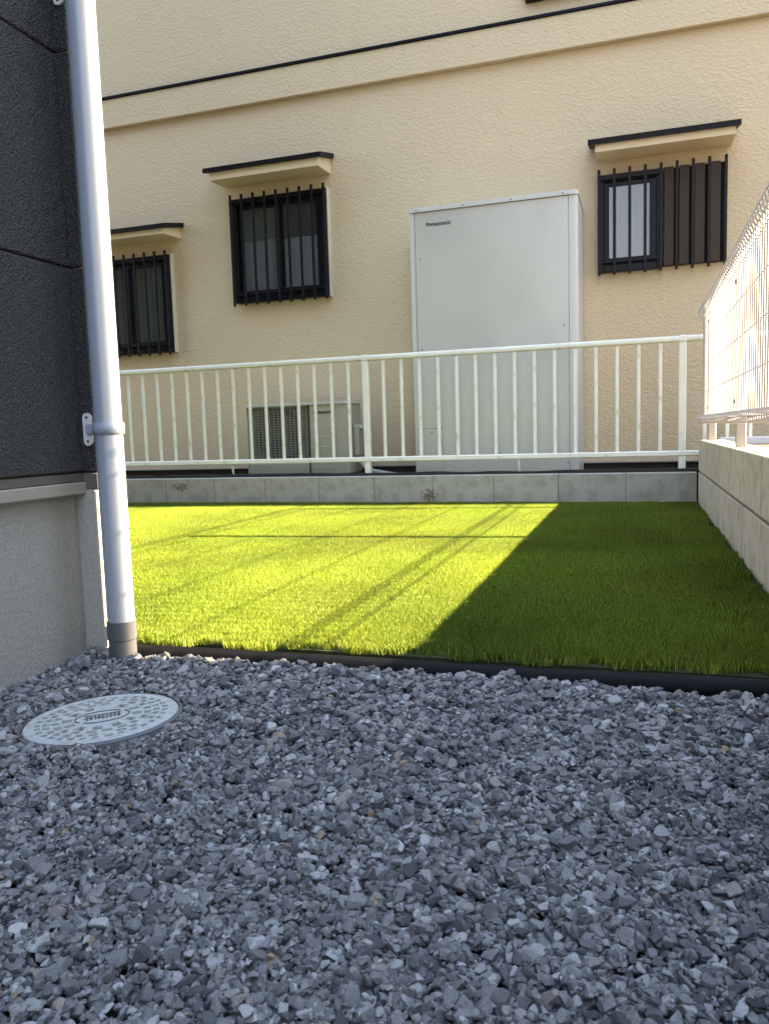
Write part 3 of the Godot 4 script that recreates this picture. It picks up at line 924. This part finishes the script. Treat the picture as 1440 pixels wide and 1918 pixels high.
func downpipe() -> void:
	var t := thing("downpipe", "pale grey plastic rain downpipe at the corner of the dark house", "downpipe", Vector3(PX, -0.05, PZ))
	var c := Vector3(PX, 0, PZ)
	var st := begin(true)
	lathe(st, c, PackedVector2Array([Vector2(0.0299, 0.03), Vector2(0.0299, 6.1)]), 48)
	built("pipe", st, M.pipe, t)
	st = begin(true)
	for pr in [[Vector2(0.0300, 0.0535), Vector2(0.0322, 0.053)], [Vector2(0.0322, 0.053), Vector2(0.0322, 0.012)], [Vector2(0.0322, 0.012), Vector2(0.0305, 0.009)]]:
		st.set_smooth_group(-1 if pr[0].x != pr[1].x else 0)
		lathe(st, c, PackedVector2Array([pr[1], pr[0]] if pr[0].y > pr[1].y else pr), 48)
	built("coupling", st, M.pipegrey, t)
	st = begin(true)
	lathe(st, c, PackedVector2Array([Vector2(0.0303, -0.16), Vector2(0.0303, 0.011)]), 48)
	built("socket", st, M.pipegrey, t)
	for y in [0.487, 1.432, 2.38, 3.3]:
		var b := Node3D.new()
		b.name = numbered(t, "bracket")
		t.add_child(b)
		b.position = -t.position
		# strap round the pipe
		st = begin(true)
		for g in [[Vector2(0.0301, -0.013), Vector2(0.0338, -0.0125)], [Vector2(0.0338, -0.0125), Vector2(0.0344, 0.0)], [Vector2(0.0344, 0.0), Vector2(0.0338, 0.0125)], [Vector2(0.0338, 0.0125), Vector2(0.0301, 0.013)]]:
			lathe(st, c + Vector3(0, y, 0), PackedVector2Array(g), 48)
		var o := put("strap", done(st), M.pipe, b)
		# arm and plate on the wall corner
		st = begin()
		cbox(st, Vector3(-1.1835, y - 0.0115, JZ + 0.001), Vector3(PX - 0.022, y + 0.0115, JZ + 0.014), 0.003)
		put("arm", done(st), M.pipe, b)
		st = begin()
		var ring := PackedVector2Array()
		for i in 24:
			var a := TAU * i / 24.0
			ring.append(Vector2(-1.184 + cos(a) * 0.0115, y + sin(a) * 0.0115 + (0.0255 if sin(a) > 0 else -0.0255)))
		var cc := Vector2(-1.184, y)
		for i in 24:
			var p := ring[i]; var q := ring[(i + 1) % 24]
			tri(st, Vector3(cc.x, cc.y, JZ + 0.004), Vector3(p.x, p.y, JZ + 0.004), Vector3(q.x, q.y, JZ + 0.004), Vector3.BACK)
			quad(st, Vector3(p.x, p.y, JZ + 0.004), Vector3(q.x, q.y, JZ + 0.004), Vector3(q.x, q.y, JZ - 0.006), Vector3(p.x, p.y, JZ - 0.006), Vector3(p.x - cc.x, (p.y - cc.y) * 0.3, 0))
		put("wall_plate", done(st), M.bracket, b)
		for s in [-1.0, 1.0]:
			st = begin(true)
			tube(st, PackedVector3Array([Vector3(-1.184, y + 0.027 * s, JZ), Vector3(-1.184, y + 0.027 * s, JZ + 0.006)]), 0.0032, 10)
			put("screw", done(st), M.screw, b)

func edge_z(x: float) -> float:
	return -1.524 - 0.012 * sin(x * 3.1 + 2.2) - 0.012 * smoothstep(-0.3, 0.35, x)

func lawn_edging() -> void:
	var st := begin(true)
	var pts := PackedVector3Array()
	for i in 49:
		var x := -1.16 + 1.50 * i / 48.0
		pts.append(Vector3(x, -0.0375 + 0.002 * sin(x * 5.0), edge_z(x)))
	tube(st, pts, 0.0235, 20)
	tag(built("edging_pipe", st, M.edging), "black plastic edging pipe between the lawn and the gravel", "lawn edging")

func manhole() -> void:
	var c := Vector3(-0.900, -0.026, -1.124)
	var t := thing("manhole_cover", "round pale plastic inspection cover with a pattern of pits, set in the gravel", "manhole cover", c)
	t.rotation_degrees = Vector3(-0.58, 0, 2.07)
	var R := 0.131
	var st := begin()
	for g in [[Vector2(0.1325, 0.0), Vector2(0.1325, -0.05)], [Vector2(0.138, -0.003), Vector2(0.1325, -0.001)], [Vector2(0.138, -0.10), Vector2(0.138, -0.003)]]:
		lathe(st, Vector3.ZERO, PackedVector2Array(g), 72)
	put("ring", done(st), M.lidring, t)
	# lid: plain rim, then bands pierced by pits
	st = begin()
	var d := 0.0045
	var bands := [[0.0500, 0.0675, 12, 0.52], [0.0715, 0.0835, 19, 0.60], [0.0870, 0.0985, 26, 0.62], [0.1020, 0.1120, 33, 0.60]]
	var solid := [[0.0, 0.0500], [0.0675, 0.0715], [0.0835, 0.0870], [0.0985, 0.1020], [0.1120, R - 0.003]]
	for s in solid:
		lathe(st, Vector3.ZERO, PackedVector2Array([Vector2(s[1], 0), Vector2(s[0], 0)]), 96)
	lathe(st, Vector3.ZERO, PackedVector2Array([Vector2(R, -0.003), Vector2(R - 0.003, 0)]), 96)
	lathe(st, Vector3.ZERO, PackedVector2Array([Vector2(R, -0.03), Vector2(R, -0.003)]), 96)
	for b in bands:
		var n: int = b[2]
		var r0: float = b[0]; var r1: float = b[1]
		var off := rng.randf() * TAU
		for k in n:
			var w: float = TAU / n
			var a0 := off + w * k
			var fr: float = b[3] * rng.randf_range(0.85, 1.12)
			var hole := rng.randf() > 0.06
			var a1 := a0 + (w * (1.0 - fr) if hole else w)
			var a2 := a0 + w
			var steps := 3
			for i in steps:
				var u := lerpf(a0, a1, float(i) / steps); var v := lerpf(a0, a1, float(i + 1) / steps)
				quad(st, P3(r0, u, 0), P3(r0, v, 0), P3(r1, v, 0), P3(r1, u, 0), Vector3.UP)
			if hole:
				var sk := rng.randf_range(-0.12, 0.12) * w
				for i in steps:
					var u := lerpf(a1, a2, float(i) / steps); var v := lerpf(a1, a2, float(i + 1) / steps)
					quad(st, P3(r0, u, 0), P3(r0, v, 0), P3(r0, v, -d), P3(r0, u, -d), P3(1, u, 0))
					quad(st, P3(r1, u, 0), P3(r1, v, 0), P3(r1, v, -d), P3(r1, u, -d), -P3(1, u, 0))
				quad(st, P3(r0, a1, 0), P3(r1, a1, 0), P3(r1, a1, -d), P3(r0, a1, -d), P3(1, a1 + 1.57, 0))
				quad(st, P3(r0, a2, 0), P3(r1, a2, 0), P3(r1, a2, -d), P3(r0, a2, -d), P3(1, a2 - 1.57, 0))
	put("lid", done(st), M.lid, t)
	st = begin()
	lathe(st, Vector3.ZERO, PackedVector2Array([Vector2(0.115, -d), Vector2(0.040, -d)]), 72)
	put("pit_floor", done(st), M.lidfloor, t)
	# raised emblem: an oval rim around two lines of worn characters
	var e := Node3D.new()
	e.name = "emblem"
	t.add_child(e)
	e.rotation.y = deg_to_rad(37.0)
	e.scale = Vector3(1.2, 1.0, 1.2)
	st = begin()
	var half := [[-0.6, 2.3], [2.55, 5.45]]
	for hh in half:
		var pts := PackedVector3Array()
		for i in 25:
			var a := lerpf(hh[0], hh[1], i / 24.0)
			pts.append(Vector3(cos(a) * 0.038, 0.0006, sin(a) * 0.026))
		tube(st, pts, 0.0011, 5)
	put("rim", done(st), M.lidfloor, e)
	for row in 2:
		boxedlocal("bar", Vector3(-0.026, 0.0, -0.012 + row * 0.012), Vector3(0.026, 0.001, -0.0105 + row * 0.012), M.lidfloor, e)
		for k in 9:
			st = begin()
			var x := -0.023 + 0.0055 * k
			var z := -0.008 + row * 0.012
			for q in 3:
				var ox := rng.randf_range(0.0, 0.003); var oz := rng.randf_range(0.0, 0.004)
				if rng.randf() < 0.5:
					cbox(st, Vector3(x, 0, z + oz), Vector3(x + 0.004, 0.0011, z + oz + 0.0008))
				else:
					cbox(st, Vector3(x + ox, 0, z), Vector3(x + ox + 0.0008, 0.0013, z + 0.0055))
			put("character", done(st), M.lidfloor, e)

func boxedlocal(called: String, lo: Vector3, hi: Vector3, m: Material, p: Node3D) -> void:
	var st := begin()
	cbox(st, lo, hi)
	put(called, done(st), m, p)

func P3(r: float, a: float, y: float) -> Vector3:
	return Vector3(cos(a) * r, y, sin(a) * r)

# ---------------------------------------------------------------- turf
func turf_patch(sd: int) -> ArrayMesh:
	var r := RandomNumberGenerator.new()
	r.seed = sd
	var V := PackedVector3Array(); var N := PackedVector3Array(); var C := PackedColorArray(); var I := PackedInt32Array()
	var R := 0.046
	for k in 1000:
		var a := r.randf() * TAU
		var d := R * sqrt(r.randf())
		var base := Vector3(cos(a) * d, 0, sin(a) * d)
		var yaw := r.randf() * TAU
		var lean := Vector3(cos(yaw), 0, sin(yaw)) * absf(r.randfn(0.0, 0.0065))
		lean += Vector3(0.001, 0, 0.002)
		var kind := r.randf()
		var hgt := r.randf_range(0.0150, 0.0205)
		var col: Color
		if kind < 0.42: col = Color(0.232, 0.345, 0.030)
		elif kind < 0.74: col = Color(0.325, 0.375, 0.046)
		elif kind < 0.88: col = Color(0.130, 0.225, 0.020)
		else:
			col = Color(0.42, 0.38, 0.14)
			hgt *= r.randf_range(0.5, 0.85)
			lean *= 1.8
		col *= r.randf_range(0.8, 1.2)
		var w := r.randf_range(0.00030, 0.00058)
		var wy := r.randf() * TAU
		var side := Vector3(cos(wy), 0, sin(wy)) * w
		var p1 := base + Vector3(0, hgt * 0.55, 0) + lean * 0.35
		var p2 := base + Vector3(0, hgt, 0) + lean
		var n := side.cross(Vector3.UP).normalized()
		if r.randf() < 0.5: n = -n
		n = (n + Vector3.UP * 0.35).normalized()
		var i0 := V.size()
		for v in [base - side, base + side, p1 - side * 0.85, p1 + side * 0.85, p2]:
			V.append(v); N.append(n); C.append(col)
		I.append_array(PackedInt32Array([i0, i0 + 1, i0 + 2, i0 + 1, i0 + 3, i0 + 2, i0 + 2, i0 + 3, i0 + 4]))
	var arr := []
	arr.resize(Mesh.ARRAY_MAX)
	arr[Mesh.ARRAY_VERTEX] = V; arr[Mesh.ARRAY_NORMAL] = N; arr[Mesh.ARRAY_COLOR] = C; arr[Mesh.ARRAY_INDEX] = I
	var m := ArrayMesh.new()
	m.add_surface_from_arrays(Mesh.PRIMITIVE_TRIANGLES, arr)
	return m

func lawn() -> void:
	var root := thing("artificial_lawn", "bright green artificial turf lawn between the low block wall and the gravel", "lawn", Vector3(-1.5, -0.0175, -3.2))
	root.set_meta("kind", "stuff")
	var tone := FastNoiseLite.new()
	tone.seed = 77; tone.frequency = 1.2; tone.fractal_octaves = 4
	var dirn := FastNoiseLite.new()
	dirn.seed = 78; dirn.frequency = 1.1
	var kinds := 6
	var xf: Array = []
	var cl: Array = []
	for k in kinds:
		xf.append([]); cl.append([])
	var step := 0.045
	var nx := int(4.95 / step)
	for i in nx:
		var x := -4.62 + step * i
		var z := -4.895
		while z < -1.50:
			var px := x + rng.randf_range(-0.02, 0.02)
			var pz := z + rng.randf_range(-0.02, 0.02)
			z += step
			if px > 0.322 or pz < -4.90: continue
			var front := edge_z(clampf(px, -1.16, 0.34)) - 0.050 if px > -1.16 else -1.68
			if pz > front: continue
			var nv := tone.get_noise_2d(px, pz)
			var s := 1.0 + 0.08 * nv + rng.randf_range(-0.05, 0.05)
			var b := Basis(Vector3.UP, rng.randf() * TAU)
			var da := dirn.get_noise_2d(px, pz) * TAU
			var shear := Basis(Vector3(1, 0, 0), Vector3(cos(da) * 0.10, 1, sin(da) * 0.10), Vector3(0, 0, 1))
			b = shear * b
			b = b.scaled_local(Vector3(1, s, 1))
			var v := rng.randi() % kinds
			xf[v].append(Transform3D(b, Vector3(px, 0, pz) - Vector3(root.position.x, 0, root.position.z)))
			var t := 1.0 + 0.42 * nv + rng.randf_range(-0.08, 0.08)
			cl[v].append(Color(t * (1.0 + 0.10 * tone.get_noise_2d(px + 9, pz)), t, t))
	for k in kinds:
		multi("turf_tufts", turf_patch(500 + k), M.turf, xf[k], cl[k], root)

func multi(called: String, mesh: Mesh, m: Material, xf: Array, cl: Array, root: Node3D) -> void:
	var mm := MultiMesh.new()
	mm.transform_format = MultiMesh.TRANSFORM_3D
	mm.use_colors = true
	mm.mesh = mesh
	mm.instance_count = xf.size()
	for i in xf.size():
		mm.set_instance_transform(i, xf[i])
		mm.set_instance_color(i, cl[i])
	var o := MultiMeshInstance3D.new()
	o.name = numbered(root, called)
	o.multimesh = mm
	o.material_override = m
	o.set_meta("kind", "stuff")
	root.add_child(o)

# ---------------------------------------------------------------- gravel
func icosphere(sub: int) -> Array:
	var t := (1.0 + sqrt(5.0)) / 2.0
	var v: Array[Vector3] = []
	for p in [[-1, t, 0], [1, t, 0], [-1, -t, 0], [1, -t, 0], [0, -1, t], [0, 1, t], [0, -1, -t], [0, 1, -t], [t, 0, -1], [t, 0, 1], [-t, 0, -1], [-t, 0, 1]]:
		v.append(Vector3(p[0], p[1], p[2]).normalized())
	var f: Array = [[0, 11, 5], [0, 5, 1], [0, 1, 7], [0, 7, 10], [0, 10, 11], [1, 5, 9], [5, 11, 4], [11, 10, 2], [10, 7, 6], [7, 1, 8], [3, 9, 4], [3, 4, 2], [3, 2, 6], [3, 6, 8], [3, 8, 9], [4, 9, 5], [2, 4, 11], [6, 2, 10], [8, 6, 7], [9, 8, 1]]
	for s in sub:
		var mid := {}
		var g: Array = []
		for q in f:
			var m: Array = []
			for e in 3:
				var a: int = q[e]; var b: int = q[(e + 1) % 3]
				var key := mini(a, b) * 100000 + maxi(a, b)
				if not mid.has(key):
					mid[key] = v.size()
					v.append((v[a] + v[b]).normalized())
				m.append(mid[key])
			g.append([q[0], m[0], m[2]]); g.append([q[1], m[1], m[0]]); g.append([q[2], m[2], m[1]]); g.append([m[0], m[1], m[2]])
		f = g
	return [v, f]

func stone_mesh(sd: int, ico: Array) -> ArrayMesh:
	var r := RandomNumberGenerator.new()
	r.seed = sd
	var planes: Array = []
	for k in 9:
		var n := Vector3(r.randfn(), r.randfn(), r.randfn()).normalized()
		planes.append([n, r.randf_range(0.34, 0.74)])
	var stretch := Vector3(1.10, r.randf_range(0.50, 0.82), r.randf_range(0.6, 1.0))
	var nz := FastNoiseLite.new()
	nz.seed = sd; nz.frequency = 1.4
	var vs: Array[Vector3] = []
	for p in ico[0]:
		var d := 1.0
		for q in planes:
			var c: float = p.dot(q[0])
			if c > 0.05: d = minf(d, q[1] / c)
		d *= 1.0 + 0.015 * nz.get_noise_3dv(p)
		vs.append(p * d * stretch)
	var st := begin()
	for f in ico[1]:
		var a: Vector3 = vs[f[0]]; var b: Vector3 = vs[f[1]]; var c: Vector3 = vs[f[2]]
		for p in ([a, c, b] if (b - a).cross(c - a).dot(a + b + c) > 0 else [a, b, c]):
			var g := 1.0 + 0.22 * nz.get_noise_3dv(p * 1.7 + Vector3(5, 5, 5))
			st.set_color(Color(g, g, g))
			st.add_vertex(p)
	return done(st)

func gravel() -> void:
	var root := thing("gravel", "bluish grey crushed stone gravel covering the ground in front of the lawn", "gravel", Vector3(-0.45, -0.08, -0.6))
	root.set_meta("kind", "stuff")
	var ico := icosphere(3)
	var kinds := 16
	var meshes: Array = []
	var xf: Array = []
	var cl: Array = []
	for k in kinds:
		meshes.append(stone_mesh(900 + k, ico)); xf.append([]); cl.append([])
	var x0 := -1.24; var z0 := -1.52
	var cell := 0.003
	var W := int(1.60 / cell); var H := int(1.80 / cell)
	var hm := PackedFloat32Array(); hm.resize(W * H); hm.fill(-0.075)
	var man := Vector2(-0.900, -1.124)
	var pal := [Color(0.230, 0.235, 0.242), Color(0.300, 0.304, 0.310), Color(0.45, 0.452, 0.45), Color(0.135, 0.140, 0.148), Color(0.265, 0.263, 0.265), Color(0.345, 0.337, 0.328)]
	var total := 225000
	var placed: Array = []
	for i in total:
		var x := x0 + rng.randf() * 1.575
		var z := z0 + rng.randf() * 1.77
		var r := clampf(0.0031 * exp(rng.randfn(0.0, 0.42)), 0.0016, 0.0088)
		r *= 1.0 + 0.20 * smoothstep(-0.7, -1.4, z)
		if z > -0.25 and rng.randf() < 0.4: continue
		if Vector2(x - man.x, z - man.y).length() < 0.137 + r * 0.3: continue
		if z < edge_z(x) + 0.022 + r * 0.35: continue
		if x < -1.231 + r * 0.5 or x > 0.345 - r * 0.5: continue
		if Vector2(x - PX, z - PZ).length() < 0.031 + r * 0.6: continue
		if x < -1.17 and z < -1.50 + r * 0.5: continue
		var ci := int((x - x0) / cell); var cj := int((z - z0) / cell)
		var k := int(ceil(r / cell))
		var sum := 0.0; var top := -1.0; var n := 0
		for a in range(maxi(ci - k, 0), mini(ci + k + 1, W)):
			for b in range(maxi(cj - k, 0), mini(cj + k + 1, H)):
				var h := hm[a * H + b]
				sum += h; n += 1
				top = maxf(top, h)
		if n == 0: continue
		var y := lerpf(sum / n, top, 0.22) + r * 0.38
		for a in range(maxi(ci - k, 0), mini(ci + k + 1, W)):
			for b in range(maxi(cj - k, 0), mini(cj + k + 1, H)):
				var dd := Vector2((a + 0.5) * cell + x0 - x, (b + 0.5) * cell + z0 - z).length() / r
				if dd < 1.0:
					hm[a * H + b] = maxf(hm[a * H + b], y + r * 0.55 * sqrt(1.0 - dd * dd))
		placed.append([x, y, z, r])
	var s := 0.0
	var cnt := 0
	for a in range(int(0.55 / cell), int(1.5 / cell)):
		for b in range(int(0.12 / cell), int(1.1 / cell)):
			s += hm[a * H + b]; cnt += 1
	var mean := s / cnt
	# slow undulation of the heap, taken out so that the bed lies level
	var big := int(0.09 / cell)
	var GW := W / big + 1; var GH := H / big + 1
	var gs := PackedFloat32Array(); gs.resize(GW * GH); gs.fill(0.0)
	var gn := PackedFloat32Array(); gn.resize(GW * GH); gn.fill(0.0)
	for a in W:
		for b in H:
			var h := hm[a * H + b]
			if h > -0.068:
				gs[(a / big) * GH + b / big] += h; gn[(a / big) * GH + b / big] += 1.0
	for k in gs.size():
		gs[k] = gs[k] / gn[k] if gn[k] > big * big * 0.15 else mean
	# drop those buried far below the surface, and level the bed
	for p in placed:
		var x: float = p[0]; var z: float = p[2]; var r: float = p[3]
		var ci := clampi(int((x - x0) / cell), 0, W - 1); var cj := clampi(int((z - z0) / cell), 0, H - 1)
		if hm[ci * H + cj] - p[1] > 0.014: continue
		var tilt := Basis(Vector3(rng.randfn(), rng.randfn(), rng.randfn()).normalized(), rng.randfn(0.0, 0.48))
		var b := tilt * Basis(Vector3.UP, rng.randf() * TAU)
		var v := rng.randi() % kinds
		var sc := r * rng.randf_range(1.35, 1.75)
		b = b.scaled_local(Vector3(sc, sc, sc))
		xf[v].append(Transform3D(b, Vector3(x, p[1] - level(gs, GW, GH, (x - x0) / cell / big - 0.5, (z - z0) / cell / big - 0.5) - 0.0365 + 0.008 * smoothstep(-1.28, -1.46, z) * smoothstep(0.3, -0.6, x) + 0.010 * smoothstep(0.26, 0.155, Vector2(x - man.x, z - man.y).length()), z) - root.position))
		var c: Color = pal[rng.randi() % pal.size()]
		c *= rng.randf_range(0.53, 1.13)
		var q := rng.randf()
		if q < 0.004: c = Color(0.40, 0.30, 0.19)
		elif q < 0.03: c = Color(0.36, 0.32, 0.29)
		elif q < 0.07: c = Color(0.52, 0.53, 0.53)
		cl[v].append(c)
	for k in kinds:
		multi("stones", meshes[k], M.stone, xf[k], cl[k], root)

func level(g: PackedFloat32Array, w: int, h: int, u: float, v: float) -> float:
	u = clampf(u, 0.0, w - 1.001); v = clampf(v, 0.0, h - 1.001)
	var a := int(u); var b := int(v)
	var p := lerpf(g[a * h + b], g[a * h + b + 1], v - b)
	var q := lerpf(g[(a + 1) * h + b], g[(a + 1) * h + b + 1], v - b)
	return lerpf(p, q, u - a)
